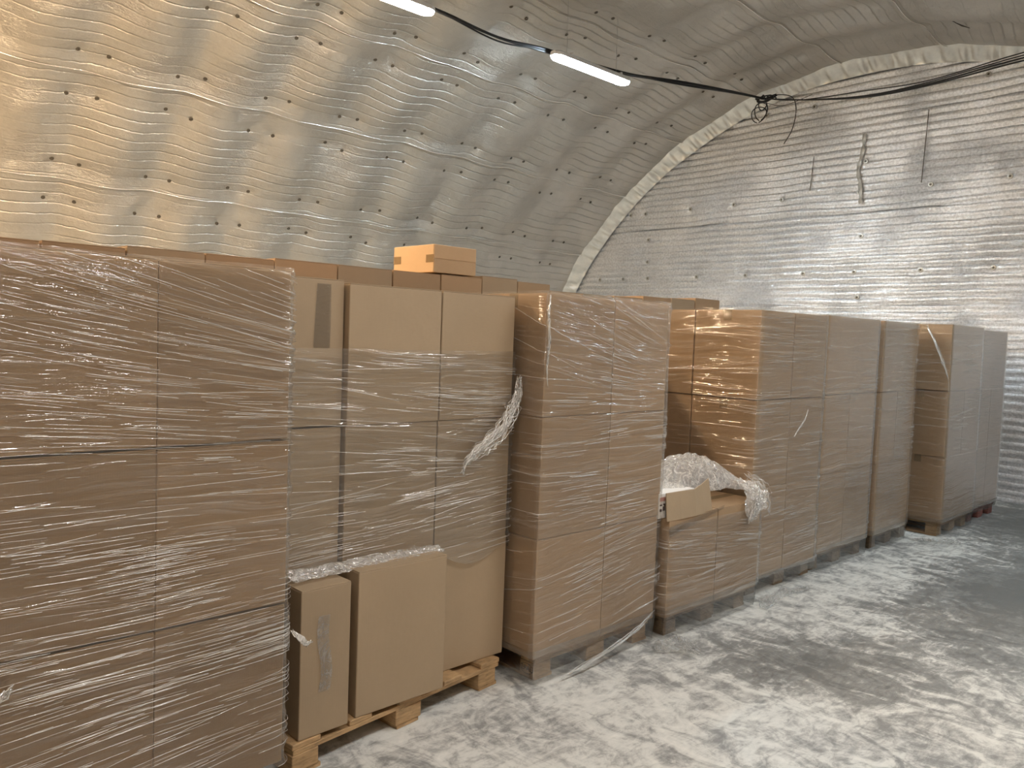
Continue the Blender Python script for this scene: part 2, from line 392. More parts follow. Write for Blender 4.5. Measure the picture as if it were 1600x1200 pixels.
# the end wall's foil strips, upper ones lapping the lower
WZ = [0, 1.04, 2.26, 3.48, 4.70, 5.9]
WPINS = [(z, y) for z in (2.69,) for y in (2.2, 3.0, 3.8, 4.62, 5.32, 6.2, 7.03, 7.95, 8.45, 8.95)] \
    + [(3.72, y) for y in (2.9, 3.75, 4.62, 5.7, 6.45, 7.2, 8.05, 8.35)] + [(z, 7.97) for z in (2.95, 3.3, 4.2, 4.55)] \
    + [(z, 4.56) for z in (2.36, 3.15, 4.1, 4.92)] + [(4.92, y) for y in (3.2, 4.0, 5.3, 6.0, 6.6)] + [(1.5, y) for y in (2.2, 3.0)]
for k in range(5):
    z0, z1 = WZ[k], min(WZ[k+1]+.03, 5.39)
    ys = np.arange(-1.3, 10.4, .035); zs = np.linspace(z0, z1, 100)
    Yg, Zg = np.meshgrid(ys, zs)
    lim = np.where(np.abs(Yg-YC) < R-.02, ZC+np.sqrt(np.maximum(0, (R-.01)**2-(Yg-YC)**2)), 0)
    wob = .02*np.sin(Yg*1.9+k)*np.exp(-((Zg-z0)/.15)**2)
    Zc = np.clip(np.minimum(Zg+(wob if k else 0), lim), 0, 9)
    s = (Zg-z0)/(z1-z0)
    D = .010+.014*np.sin(np.pi*s)+.012*np.exp(-(s/.08)**2)+.008*fbm(Yg*1.4, Zg*3, 70+k)
    D = D+.0058*np.sin(Zg*2*np.pi/.092+1.2*fbm(Yg*.8, Zg, 80+k, 2))
    for pz, py in WPINS: D = D-.014*np.exp(-((Yg-py)/.06)**2-((Zg-pz)/.06)**2)
    P = np.stack([XE+.02-D, Yg, Zc], 2)
    link('foil_strip', grid_mesh('end_foil', P, Yg, Zg), M['foil_wall'], endw)
# fasteners
def disc_mesh(name, r, h, m, mc=None):
    bm = bmesh.new(); n = 12
    def ring(rad, z): return [bm.verts.new((rad*math.cos(2*math.pi*i/n), rad*math.sin(2*math.pi*i/n), z)) for i in range(n)]
    rs = [ring(r, 0), ring(r*.92, h), ring(r*.45, h*1.2), ring(r*.40, h*.5)]
    for a, b in zip(rs, rs[1:]):
        for i in range(n): bm.faces.new([a[i], a[(i+1) % n], b[(i+1) % n], b[i]])
    f = bm.faces.new(rs[-1]); f.material_index = 1 if mc else 0
    bm.faces.new(rs[0][::-1])
    me = bm_mesh(name, bm); me.materials.append(m)
    if mc: me.materials.append(mc)
    return me
pin_me = disc_mesh('fastener', .022, .006, M['pin']); pin_w = disc_mesh('wall_fastener', .032, .008, M['pin_wall'], M['pin'])
rs_ = random.Random(3)
for k in range(7, 12):
    for row in (.245, .885):
        th = SEAMS[k]+STW*row
        if not 12 < th < 60: continue
        for j in range(-2, 10):
            for dx in (-.13, .13):
                x = PAIR0+PITCHX*j+dx+rs_.uniform(-.02, .02)
                if x < 1.4 or x > XE-.15: continue
                t = th+rs_.uniform(-.35, .35)
                rr = float(vault_r(np.array([x]), np.array([t]), k)[0])-.002
                o = link('fastener', pin_me, None, vault)
                n = Vector((0, -math.sin(math.radians(t)), -math.cos(math.radians(t))))
                o.location = (x, YC-n.y*rr, ZC-n.z*rr); o.rotation_euler = n.to_track_quat('Z', 'Y').to_euler()
for pz, py in WPINS:
    if ZC+math.sqrt(max(0, R*R-(py-YC)**2)) < pz+.1: continue
    link('fastener', pin_w, None, endw, (XE+.003, py, pz), (0, -math.pi/2, 0))
# torn vertical splice and slits on the end wall
def ribbon(name, pts, wd, m, parent, nrm=Vector((-1, 0, 0)), thick=.004, nz=.3):
    pts = smooth_path(pts, 5); bm = bmesh.new(); rows = []
    for i, p in enumerate(pts):
        t = (pts[min(i+1, len(pts)-1)]-pts[max(i-1, 0)]).normalized(); s = t.cross(nrm).normalized()
        ww = wd*(1+nz*math.sin(i*1.7)+nz*.6*math.sin(i*3.3+1)); dz = nrm*(thick*(1.2+.8*math.sin(i*2.1)))
        rows.append([bm.verts.new(p-s*ww), bm.verts.new(p+dz-s*ww*.5), bm.verts.new(p+dz*1.6), bm.verts.new(p+dz+s*ww*.5), bm.verts.new(p+s*ww)])
    for a, b in zip(rows, rows[1:]):
        for i in range(4): bm.faces.new([a[i], a[i+1], b[i+1], b[i]])
    return link(name, bm_mesh(name, bm), m, parent)
ribbon('splice_tape', [(XE-.03, 4.58, 4.45), (XE-.03, 4.60, 4.2), (XE-.03, 4.64, 4.0), (XE-.03, 4.60, 3.8), (XE-.03, 4.58, 3.56)], .022, M['pin_wall'], endw)
for y0, z0, z1 in ((3.82, 4.62, 3.75), (5.25, 4.25, 3.8)):
    ribbon('slit', [(XE-.026, y0, z0), (XE-.026, y0+.015, (z0+z1)/2), (XE-.026, y0+.03, z1)], .005, M['pin'], endw, nz=.1)
ribbon('slit', [(XE-1.2, 3.3, 5.24), (XE-.8, 3.2, 5.22), (XE-.5, 3.0, 5.20)], .008, M['pin'], vault, Vector((0, 0, -1)))
ribbon('slit', [(XE-1.3, 2.4, 4.98), (XE-1.0, 2.25, 4.93), (XE-.8, 2.05, 4.87)], .008, M['pin'], vault, Vector((0, .3, -1)))
# crinkled foil tape that closes the corner between vault and end wall
ths = np.radians(np.linspace(-60, 80, 420)); v = np.linspace(0, 1, 7)
Tt, Vv = np.meshgrid(ths, v); arc = Tt*R
wave = .016*np.sin(arc*31+2*np.sin(arc*5)+2.5*Vv)+.010*fbm(arc*9, Vv*3, 91)+.008*np.sin(arc*57+1)
rad = R-.03-.17*np.sin(Vv*np.pi/2)*(1+.10*fbm(arc*2, Vv*0, 95))+wave*np.sin(Vv*np.pi)
Xt = XE-.20*(1-np.sin(Vv*np.pi/2)**1.0)*(1+.12*fbm(arc*1.7, Vv*0, 92))-.025+.6*wave*np.sin(Vv*np.pi)
trim = link('trim_1', grid_mesh('corner_tape', np.stack([Xt, YC+rad*np.sin(Tt), ZC+rad*np.cos(Tt)], 2), arc, Vv*.2), M['seam_tape'])
tag(trim, kind='structure')

# ------------------------------------------------------------ lamps and cables
def lamp(i, x, y, z, col, s, label):
    t = link('ceiling_lamp', None, loc=(x, y, z)); tag(t, label, 'lamp', None)
    def prof(prof_pts, xs_sc):
        bm = bmesh.new(); rows = []
        for xx, scl in xs_sc: rows.append([bm.verts.new((xx, p[0]*scl, p[1]*(.5+.5*scl))) for p in prof_pts])
        n = len(prof_pts)
        for a, b in zip(rows, rows[1:]):
            for k in range(n): bm.faces.new([a[k], a[(k+1) % n], b[(k+1) % n], b[k]])
        bm.faces.new(rows[0][::-1]); bm.faces.new(rows[-1]); return bm
    dp = [(-.075, -.022), (-.073, -.034), (-.058, -.048), (-.025, -.057), (.025, -.057), (.058, -.048), (.073, -.034), (.075, -.022)]
    hp = [(-.082, -.026), (-.082, .012), (-.055, .03), (.055, .03), (.082, .012), (.082, -.026)]
    xs = [(-.60, .45), (-.565, .85), (-.53, 1), (.53, 1), (.565, .85), (.60, .45)]
    link('diffuser', bm_mesh('diffuser', prof(dp, xs)), mk_emit('lamp_light', col, s), t)
    link('housing', bm_mesh('housing', prof(hp, [(a*1.012, b) for a, b in xs])), M['lamp_body'], t)
    for sx in (-1, 1):
        bm = bmesh.new(); add_box(bm, sx*.40-.012, sx*.40+.012, -.086, .086, .012, .036, .003); link('clip', bm_mesh('clip', bm), M['lamp_body'], t)
        zt = ZC+math.sqrt(R*R-(y-YC)**2)-z-.02
        bm = bmesh.new(); tube(bm, [(sx*.40, 0, .034), (sx*.40, .01, zt)], .0022, 4); link('hanger_wire', bm_mesh('hanger_wire', bm), M['wire'], t)
    return t
LL = ['long lit lamp overhead out of view behind the camera, far back over the stacks', 'long lit lamp overhead out of view, over the leftmost stacks',
      'long lit lamp just out of view, next along the cable from the warm lamp', 'warm white lit strip lamp at the top edge, cut off by the frame',
      'bluish white lit strip lamp hanging on the black cable under the vault',
      'aisle strip lamp out of view behind the camera', 'aisle strip lamp out of view above the camera',
      'aisle strip lamp out of view above the near floor', 'aisle strip lamp out of view towards the far end wall']
for i, (x, y, z, c, s) in enumerate(LAMPS): lamp(i, x, y, z, c, s, LL[i])
cb = link('cable_bundle', None, loc=(0, 0, 0)); tag(cb, 'black power cables strung in a loose bundle past the lamps to the end wall', 'cable')
KN = Vector((10.1, 5.88, 5.07))
base = [(-5, 6.05, 4.66), (-1.6, 6.05, 4.64), (1.2, 6.05, 4.645), (3.9, 6.06, 4.645), (4.55, 6.02, 4.64), (5.3, 6.0, 4.60), (5.95, 5.99, 4.645), (6.6, 6.0, 4.68), (7.2, 5.93, 4.69),
        (8.2, 5.91, 4.84), (9.2, 5.89, 4.965), tuple(KN)]
tail = [(10.12, 5.36, 4.96), (10.12, 4.50, 4.85), (10.1, 3.74, 4.855), (10.05, 2.75, 4.93), (10.05, 1.4, 5.0), (10.0, 0.4, 4.9)]
def cable(pts, r, m='cable', nm='cable'):
    bm = bmesh.new(); tube(bm, smooth_path(pts, 7), r, 6); link(nm, bm_mesh(nm, bm, True), M[m], cb)
for j in range(4):
    rj = random.Random(j)
    cable([(x, y+rj.uniform(-.012, .012), z+rj.uniform(-.018, .012)-(.035 if j == 3 and k in (5, 9) else 0)) for k, (x, y, z) in enumerate(base)], .0125 if j < 2 else .008)
    cable([tuple(KN)]+[(x, y, z+(j-1.5)*.012*k*.8+(.05 if (j == 3 and k == 1) else 0)) for k, (x, y, z) in enumerate(tail)], .010 if j < 2 else .007)
rj = random.Random(5)
for j in range(5):                                                    # tangled tie with loops at the corner
    cable([(KN.x+rj.uniform(-.03, .03), KN.y+.10-.05*i+rj.uniform(-.03, .03), KN.z+rj.uniform(-.045, .04)) for i in range(6)], .010)
for cx, cz, rr_, sq in ((0, -.17, .12, 1.0), (-.02, -.10, .075, .8), (.03, -.21, .14, .75)):
    cable([(KN.x+.02*math.sin(a*2), KN.y+.04+cx+rr_*math.sin(a)*.8, KN.z+cz-rr_*math.cos(a)*sq) for a in np.linspace(.3, 6.2, 11)], .007)
cable([(KN.x, KN.y, KN.z), (10.12, 5.7, 5.09), (10.15, 5.50, 5.03), (10.15, 5.43, 4.85), (10.15, 5.47, 4.6), (10.15, 5.58, 4.42)], .006)
cable([(KN.x, KN.y, KN.z-.05), (10.12, 5.6, 4.93), (10.12, 5.2, 5.0)], .004)

# ------------------------------------------------------------ pallets
def pallet(x0, yf, wd, dp, rot, mats, label, seed, stamp=False, h=.13):
    t = link('wooden_pallet', None, loc=(x0, yf, 0), rot=(0, 0, rot)); tag(t, label, 'pallet')
    r = random.Random(seed); m1, m2 = M[mats[0]], M[mats[1]]
    bz, dz = .018, h-.022
    bw = [.13, .115, .13, .115, .13]; gap = (wd-sum(bw))/4; x = 0
    for b in bw:
        o = link('deck_board', box_mesh('deck_board', x, x+b, r.uniform(-.004, .006), dp, dz, h, bevel=.003), m1, t); x += b+gap
    for y0 in (0.006, dp/2-.05, dp-.10): link('stringer_board', box_mesh('stringer_board', .004, wd-.004, y0, y0+.10, dz-.020, dz-.0006, bevel=.002), m1, t)
    for i, xx in enumerate((0, wd/2-.0725, wd-.145)):
        link('bottom_board', box_mesh('bottom_board', xx+.01, xx+.135, .01, dp-.01, 0.0005, bz, bevel=.002), m2, t)
        for j, y0 in enumerate((0.006, dp/2-.05, dp-.10)):
            o = link('block', box_mesh('block', xx, xx+(.145 if i == 1 else .12), y0, y0+.10, bz+.0006, dz-.0206, bevel=.003), m2, t)
            if stamp and i == 0 and j == 0:
                cu = bpy.data.curves.new('stamp', 'FONT'); cu.body = 'EPAL'; cu.size = .036; cu.extrude = .0003; cu.align_x = 'CENTER'; cu.align_y = 'CENTER'
                tmp = bpy.data.objects.new('tmp', cu); C.objects.link(tmp); bpy.context.view_layer.update()
                me = bpy.data.meshes.new_from_object(tmp); bpy.data.objects.remove(tmp)
                bm = bmesh.new(); bm.from_mesh(me)
                n = 28; ro = [(.046, .027), (.043, .0245)]
                rg = [[bm.verts.new((a*math.cos(2*math.pi*i_/n), b_*math.sin(2*math.pi*i_/n), .0004)) for i_ in range(n)] for a, b_ in ro]
                for i_ in range(n): bm.faces.new([rg[0][i_], rg[0][(i_+1) % n], rg[1][(i_+1) % n], rg[1][i_]])
                bm.to_mesh(me); bm.free(); me.materials.clear()
                s = link('stamp', me, M['ink'], o); s.location = (xx-.0008, y0+.05, .052); s.rotation_euler = (math.pi/2, 0, -math.pi/2)
    return t

# ------------------------------------------------------------ cardboard boxes
def carton_me(wx, dy, hz, m):
    bm = bmesh.new(); add_box(bm, -wx/2, wx/2, -dy/2, dy/2, 0, hz-.0045, .004, 2)
    me = bm_mesh('carton', bm); me.materials.append(m); return me
MC = {}
def carton(x0, x1, y0, y1, z0, z1, label, mkey='card', rz=0., tilt=0., group=None, lean=0.):
    wx, dy, hz = x1-x0, y1-y0, z1-z0; key = (round(wx, 2), round(dy, 2), round(hz, 2), mkey)
    if key not in MC:
        wx, dy, hz = key[:3]
        fl = box_mesh('flap', -wx/2+.002, wx/2-.002, -dy/2+.001, -.0015, hz-.0045, hz-.0005, bevel=.001)
        fr = box_mesh('flap', -wx/2+.002, wx/2-.002, .0015, dy/2-.001, hz-.0045, hz-.0005, bevel=.001)
        bm = bmesh.new(); add_box(bm, -wx/2-.0008, wx/2+.0008, -.03, .03, hz-.0005, hz-.0001)
        for s in (-1, 1): add_box(bm, min(s*(wx/2), s*(wx/2+.0009)), max(s*(wx/2), s*(wx/2+.0009)), -.03, .03, hz-.07, hz-.0001)
        tp = bm_mesh('tape_strip', bm)
        for me, mm in ((fl, M[mkey]), (fr, M[mkey]), (tp, M['tape'])): me.materials.append(mm)
        MC[key] = (carton_me(wx, dy, hz, M[mkey]), fl, fr, tp)
    me = MC[key]
    o = link('cardboard_box', me[0], None, None, ((x0+x1)/2, (y0+y1)/2, z0), (tilt, lean, rz))
    tag(o, label, 'box', group)
    for nm, q in (('flap', me[1]), ('flap', me[2]), ('tape_strip', me[3])):
        link(nm, q, None, o)
    return o

TIER = ['bottom', 'middle', 'top']
def stack(phrase, xs, yf, depth, zs, mkeys, seed, rz=0., lean=0., rear=True, cols=('left', 'right'), skip=()):
    """xs: column edges; zs: level edges; every box is a thing of its own"""
    r = random.Random(seed)
    for li in range(len(zs)-1):
        dx = lean*(zs[li]-zs[0])
        for ci in range(len(xs)-1):
            if (ci, li) in skip: continue
            a, b = xs[ci]+.001+dx, xs[ci+1]-.001+dx; jy = r.uniform(-.004, .004)
            mk = mkeys[(ci+li) % len(mkeys)]
            carton(a, b, yf+jy, yf+jy+depth, zs[li]+.0005, zs[li+1]-.0025,
                   f'brown box, {cols[ci]} column, {TIER[li] if len(zs) == 4 else "only"} tier, front of {phrase}', mk, rz+r.uniform(-.004, .004), group=f'boxes of {phrase}')
            if rear:
                carton(a, b, yf+depth+.012, yf+2*depth+.012, zs[li]+.0005, zs[li+1]-.0025,
                       f'brown box, {cols[ci]} column, {TIER[li]} tier, rear half of {phrase}', mk, rz, group=f'boxes of {phrase}')

# ------------------------------------------------------------ stretch film around a stack
def bands(r, wd, z0, z1, n):
    out = []
    while len(out) < n:
        uc, zc = r.uniform(.1, wd), r.uniform(z0, z1); hh = r.uniform(.04, .14)
        for _ in range(int(r.integers(5, 18))): out.append((min(wd, max(.02, uc+r.normal(0, .09))), zc+r.uniform(-hh, hh)))
    return out
def wrap(label, x0, x1, y0, y1, z0, z1, seed, m='film', skirt=0., flare=.02, lean=0., zlow=None, ztop=None, ncrease=60, slope=lambda v: 0., dz=.012, skirt_m=None, slack=.010):
    r = np.random.default_rng(seed); rc = .02
    # perimeter, anticlockwise from the back left corner: left side, front, right side, back
    segs = []
    def line(p, q, st):
        n = max(2, int(math.hypot(q[0]-p[0], q[1]-p[1])/st)); segs.extend([(p[0]+(q[0]-p[0])*i/n, p[1]+(q[1]-p[1])*i/n) for i in range(n)])
    def corner(cx, cy, a0):
        for i in range(4): a = a0+math.pi/2*i/4; segs.append((cx+rc*math.cos(a), cy+rc*math.sin(a)))
    line((x0, y1-rc), (x0, y0+rc), .04); corner(x0+rc, y0+rc, math.pi)
    fs = len(segs); line((x0+rc, y0), (x1-rc, y0), .025); corner(x1-rc, y0+rc, 1.5*math.pi)
    line((x1, y0+rc), (x1, y1-rc), .06); corner(x1-rc, y1-rc, 0); line((x1-rc, y1), (x0+rc, y1), .15); corner(x0+rc, y1-rc, math.pi/2); segs.append(segs[0])
    S = np.array(segs); s = np.r_[0, np.cumsum(np.hypot(*(S[1:]-S[:-1]).T))]
    nx = np.gradient(S[:, 1], s+np.arange(len(s))*1e-9); ny = -np.gradient(S[:, 0], s+np.arange(len(s))*1e-9)
    ln = np.hypot(nx, ny)+1e-9; nx, ny = nx/ln, ny/ln
    cx, cy = (x0+x1)/2, (y0+y1)/2
    sg = np.sign((S[:, 0]-cx)*nx+(S[:, 1]-cy)*ny); sg[sg == 0] = 1; nx, ny = nx*sg, ny*sg
    nz = int((z1-z0)/dz); tt = np.linspace(0, 1, nz+1)
    T, Sg = np.meshgrid(tt, s, indexing='ij')
    lo = np.full(len(s), z0) if zlow is None else np.array([zlow(p[0], p[1]) for p in segs])
    hi = np.full(len(s), z1) if ztop is None else np.array([ztop(p[0], p[1]) for p in segs])
    lo = lo+.012*fbm(s*6, s*0, seed+1); hi = hi+.004*fbm(s*7, s*0, seed+2)
    Z = lo[None, :]+(hi-lo)[None, :]*T
    off = .005+slack*.3*(1+fbm(Sg*2.2, Z*3.5, seed+3))
    lines = []
    for _ in range(ncrease):
        c0 = r.uniform(s[0], s[-1]); half = r.uniform(.15, .6); zc = r.uniform(z0, z1); sl = slope((zc-z0)/(z1-z0))+r.normal(0, .05); am = r.uniform(.002, .006)*slack/.01
        v = Z-(zc+sl*(Sg-c0)); off = off+am*np.exp(-(v/.010)**2)*np.clip(1-((Sg-c0)/half)**2, 0, 1); lines.append((c0, half, zc, sl))
    off = np.minimum(off, .018)
    X = S[:, 0][None, :]+nx[None, :]*off+lean*(Z-z0); Y = S[:, 1][None, :]+ny[None, :]*off
    uvv = Z-np.vectorize(slope)((Z-z0)/(z1-z0))*Sg*0.6
    root = link('stretch_wrap', grid_mesh('stretch_wrap', np.stack([X, Y, Z], 2), Sg+seed*3.7, uvv+seed*.61), M[m])
    tag(root, label, 'plastic film')
    # gathered creases: thin ropes of film lying on the sheet
    bm = bmesh.new()
    fr_ = [(s[fs]+u_, r.uniform(.04, .22), z_, slope((z_-z0)/(z1-z0))+r.normal(0, .02)) for u_, z_ in bands(r, x1-x0, z0, z1, ncrease*2)]
    for c0, half, zc, sl in lines[:]+fr_:
        a, b = c0-half*r.uniform(.3, .9), c0+half*r.uniform(.3, .9); n = 14; pts = []
        for i in range(n+1):
            q = min(max(a+(b-a)*i/n, 0), s[-1]-1e-4); k = int(np.searchsorted(s, q, 'right')-1); f = (q-s[k])/(s[k+1]-s[k]+1e-9)
            px = S[k]+(S[k+1]-S[k])*f; nn = (nx[k], ny[k]); z = zc+sl*(q-c0)+.004*math.sin(q*6+zc*9)
            if z < lo.min()+.01 or z > hi.min()-.01: continue
            o_ = .0125+slack*.45; pts.append((px[0]+nn[0]*o_+lean*(z-z0), px[1]+nn[1]*o_, z))
        if len(pts) > 3: tube(bm, pts, r.uniform(.0004, .0011), 4)
    if len(bm.verts): tag(link('film_creases', bm_mesh('film_creases', bm, True), M['strand'], root), kind='stuff')
    else: bm.free()
    if skirt:
        t2 = np.linspace(0, 1, 12); T2, S2 = np.meshgrid(t2, s, indexing='ij')
        zt = z0+.03; zb = max(.006, z0-skirt)
        Zs = zt+(zb-zt)*T2+.010*fbm(S2*9, T2*2, seed+9)*T2; Zs = np.maximum(Zs, .004+.004*(1+np.sin(S2*40)))
        of = .008-.02*T2+flare*T2**1.6*(1+.8*fbm(S2*5, T2, seed+8))+.008*T2*fbm(S2*22, T2*5, seed+7)
        Xs = S[:, 0][None, :]+nx[None, :]*of; Ys = S[:, 1][None, :]+ny[None, :]*of
        o = link('loose_hem', grid_mesh('loose_hem', np.stack([Xs, Ys, Zs], 2), S2*1.0+seed, Zs*.6+S2*.35), M[skirt_m or 'film_skirt'], root)
    return root
def strands(parent, spine, n, spread, r0, seed, mkey='strand', nm='torn_tail', world=True, web=True):
    """a frayed tail of torn film: a crumpled ribbon and loose threads along a spine"""
    rr = random.Random(seed); P = smooth_path(spine, 6); bm = bmesh.new()
    for j in range(n):
        ox, oy, oz = rr.uniform(-1, 1), rr.uniform(-1, .3), rr.uniform(-1, 1); a = rr.randint(0, len(P)//4); b = len(P)-rr.randint(0, len(P)//3)
        pts = [p+Vector((ox, oy*.4, oz))*spread*math.sin(math.pi*min(1, (i+1)/len(P)*1.1))+Vector((rr.uniform(-1, 1), rr.uniform(-.4, .2), rr.uniform(-1, 1)))*spread*.42 for i, p in enumerate(P)][a:b]
        if len(pts) > 2: tube(bm, pts, r0*rr.uniform(.5, 1.3), 4)
    o = link(nm, bm_mesh(nm, bm, True), M[mkey], parent)
    if web:
        npt = len(P); c = np.linspace(-1, 1, 9); Tt_, Cc = np.meshgrid(np.arange(npt), c, indexing='ij')
        A = np.array([tuple(p) for p in P]); wdt = spread*.75*np.sin(np.pi*np.clip((Tt_+1)/npt*1.05, 0, 1))
        nzz = fbm(Tt_*.9, Cc*3, seed, 3)
        G = np.stack([A[:, 0][:, None]+wdt*Cc+.3*spread*nzz, A[:, 1][:, None]-.006-.35*spread*np.abs(fbm(Tt_*1.3, Cc*5, seed+1)), A[:, 2][:, None]+wdt*Cc*.55], 2)
        o2 = link('torn_film', grid_mesh('torn_film', G, Tt_*.02, Cc*.02), M['film_crumpled'], parent)
    return o
def sheet(name, fn, nu, nv, m, parent=None):
    U, V_ = np.meshgrid(np.linspace(0, 1, nu), np.linspace(0, 1, nv)); return link(name, grid_mesh(name, fn(U, V_), U, V_, smooth=False), m, parent)

Z3 = [.13, .718, 1.305, 1.898]
# first stack ------------------------------------------------
ph = 'the big leftmost wrapped stack'
pallet(.10, 2.60, 1.20, 1.0, 0, ('wood_old', 'wood_old'), 'wooden pallet under the big film-wrapped stack at the left edge', 1)
stack(ph, [.05, .478, .905, 1.357], 2.575, .45, Z3, ['card_dark'], 11, cols=('far left', 'left', 'right'))
w1 = wrap('clear stretch film wound tightly round the big stack at the left edge', .045, 1.362, 2.57, 3.49, .12, 1.902, 21, 'film_thick', ncrease=330, dz=.009, slack=.014,
          slope=lambda v: (-.30*max(0, (v-.62)/.38) if v > .62 else .10*max(0, (.5-v)/.5)))
strands(w1, [(1.37, 2.55, .62), (1.40, 2.53, .585), (1.42, 2.53, .565), (1.44, 2.53, .57)], 12, .012, .0018, 3, nm='torn_tail')
strands(w1, [(.44, 2.55, .60), (.47, 2.54, .62), (.505, 2.54, .655)], 10, .02, .0022, 4)

# second stack ------------------------------------------------
ph = 'the half bare second stack'
pallet(1.437, 2.640, 1.18, 1.0, math.radians(6.6), ('wood', 'wood'), 'sandy wooden pallet with open gaps under the half bare second stack', 2)
def ct(x0, x1, y0, y1, z0, z1, what, mk='card_pale', **k): return carton(x0, x1, y0, y1, z0, z1, what, mk, **k)
ct(1.738, 2.205, 2.812, 3.26, 1.305, 1.883, 'bare topped brown box, centre column, top tier of the half bare stack')
ct(2.211, 2.655, 2.812, 3.26, 1.305, 1.883, 'bare topped brown box, right column, top tier of the half bare stack')
ct(1.738, 2.205, 2.815, 3.26, .718, 1.304, 'film covered brown box, centre column, middle tier of the half bare stack')
ct(2.211, 2.655, 2.815, 3.26, .718, 1.304, 'film covered brown box, right column, middle tier of the half bare stack')
ct(2.200, 2.658, 2.815, 3.26, .131, .717, 'brown box at the pallet end, right column, bottom tier of the half bare stack')
ct(1.742, 2.190, 2.93, 3.26, .131, .717, 'brown box hidden behind the protruding carton, bottom of the half bare stack')
for k in range(3): ct(1.42, 1.728, 2.842, 3.28, Z3[k]+.001, Z3[k+1]-.002, f'recessed brown box, left column, {TIER[k]} tier of the half bare stack')
ct(1.735, 2.180, 2.682, 2.925, .131, .730, 'wide bare carton jutting out at the pallet front of the half bare stack', 'card_pale', rz=.004)
ct(1.462, 1.684, 2.664, 2.93, .131, .716, 'narrow bare carton on the pallet corner beside the big left stack', 'card_pale', rz=.03)
for k in range(3):
    for a, b in ((1.42, 1.98), (1.99, 2.65)):
        carton(a, b, 3.31, 3.75, Z3[k]+.001, Z3[k+1]-.001, 'brown cardboard box in the rear half of the half bare stack', 'card', group='rear boxes of the half bare stack')
def p2low(x, y):
    if y > 2.9: return .72
    if x < 1.70: return .735
    if x < 2.20: return .735+.02*math.sin((x-1.7)*6)
    return .715-.085*math.sin(math.pi*min(1, (x-2.2)/.46))
w2 = wrap('clear stretch film round the middle of the half bare second stack', 1.412, 2.662, 2.806, 3.76, .66, 1.62, 22, 'film_thick', ncrease=150, dz=.01, slack=.012,
          zlow=p2low, slope=lambda v: -.06+.12*(v < .4))
strands(w2, [(2.675, 2.79, 1.50), (2.65, 2.77, 1.40), (2.58, 2.76, 1.29), (2.48, 2.76, 1.20), (2.36, 2.77, 1.13), (2.32, 2.77, 1.06)], 34, .035, .0016, 8)
# film spilling over the two cartons at the pallet front
def f_over(U, V_):
    X = 1.47+U*.75; Y = 2.80-V_*.085*(1-.25*U); Z = .727+.008*np.abs(fbm(U*22, V_*9, 4))+.03*(1-V_)**2*(.6+.3*fbm(U*5, V_*2, 6))
    return np.stack([X, Y, Z], 2)
sheet('loose_film', f_over, 70, 14, M['film_crumpled'], w2)
sheet('loose_film', lambda U, V_: np.stack([1.592+.075*U+.012*V_*(1-U), 2.838-.0015*(1+fbm(U*5, V_*5, 3)), 1.62+V_*.255], 2), 8, 16, M['film_skirt'], w2)
# glue-like strip of film left on the narrow carton
sheet('film_patch', lambda U, V_: np.stack([1.545+U*.05+.01*np.sin(V_*6), 2.657+.0015*fbm(U*4, V_*9, 3)+.001*U*0, .30+V_*.30], 2), 8, 20, M['film_scrap'], w2)

# third stack ------------------------------------------------
ph = 'the tall narrow third stack'
pallet(2.755, 2.680, .92, .98, 0, ('wood', 'wood'), 'wooden pallet with an oval stamp on its corner block, under the tall narrow stack', 3, stamp=True)
stack(ph, [2.700, 3.205, 3.668], 2.650, .46, [.13, .722, 1.314, 1.906], ['card'], 13, lean=.006)
w3 = wrap('clear stretch film round the tall narrow stack, trailing over its pallet', 2.690, 3.680, 2.643, 3.585, .15, 1.912, 23, 'film_thick', ncrease=150, dz=.012, lean=.006, slack=.012,
          skirt=.15, flare=.008, slope=lambda v: (-.45*max(0, (v-.66)/.34) if v > .66 else .03+.10*(v < .35)))
strands(w3, [(2.712, 2.63, 1.90), (2.700, 2.63, 1.80), (2.712, 2.63, 1.68), (2.703, 2.63, 1.56), (2.712, 2.63, 1.46)], 12, .010, .0022, 12, web=False)
# film pulled off the right foot of the stack down to the floor
for q in range(5):
    strands(w3, [(3.66-.03*q, 2.625, .20-.02*q), (3.45-.05*q, 2.60, .13-.012*q), (3.2-.06*q, 2.59, .075-.008*q), (2.95-.03*q, 2.585, .03)], 3, .012, .0012, 40+q, nm='film_creases', web=False)

# low opened stack ------------------------------------------------
pallet(3.77, 2.645, .90, .80, 0, ('wood_old', 'wood_old'), 'dark wooden pallet under the low opened stack', 4)
la = carton(3.712, 4.205, 2.605, 3.02, .131, .700, 'opened brown box with a raised front flap, left half of the low stack', 'card')
carton(4.211, 4.700, 2.605, 3.02, .131, .700, 'brown box with crumpled film on top, right half of the low stack', 'card')
for a, b in ((3.712, 4.205), (4.211, 4.700)): carton(a, b, 3.03, 3.44, .131, .700, 'brown cardboard box in the rear half of the low opened stack', 'card', group='rear boxes of the low opened stack')
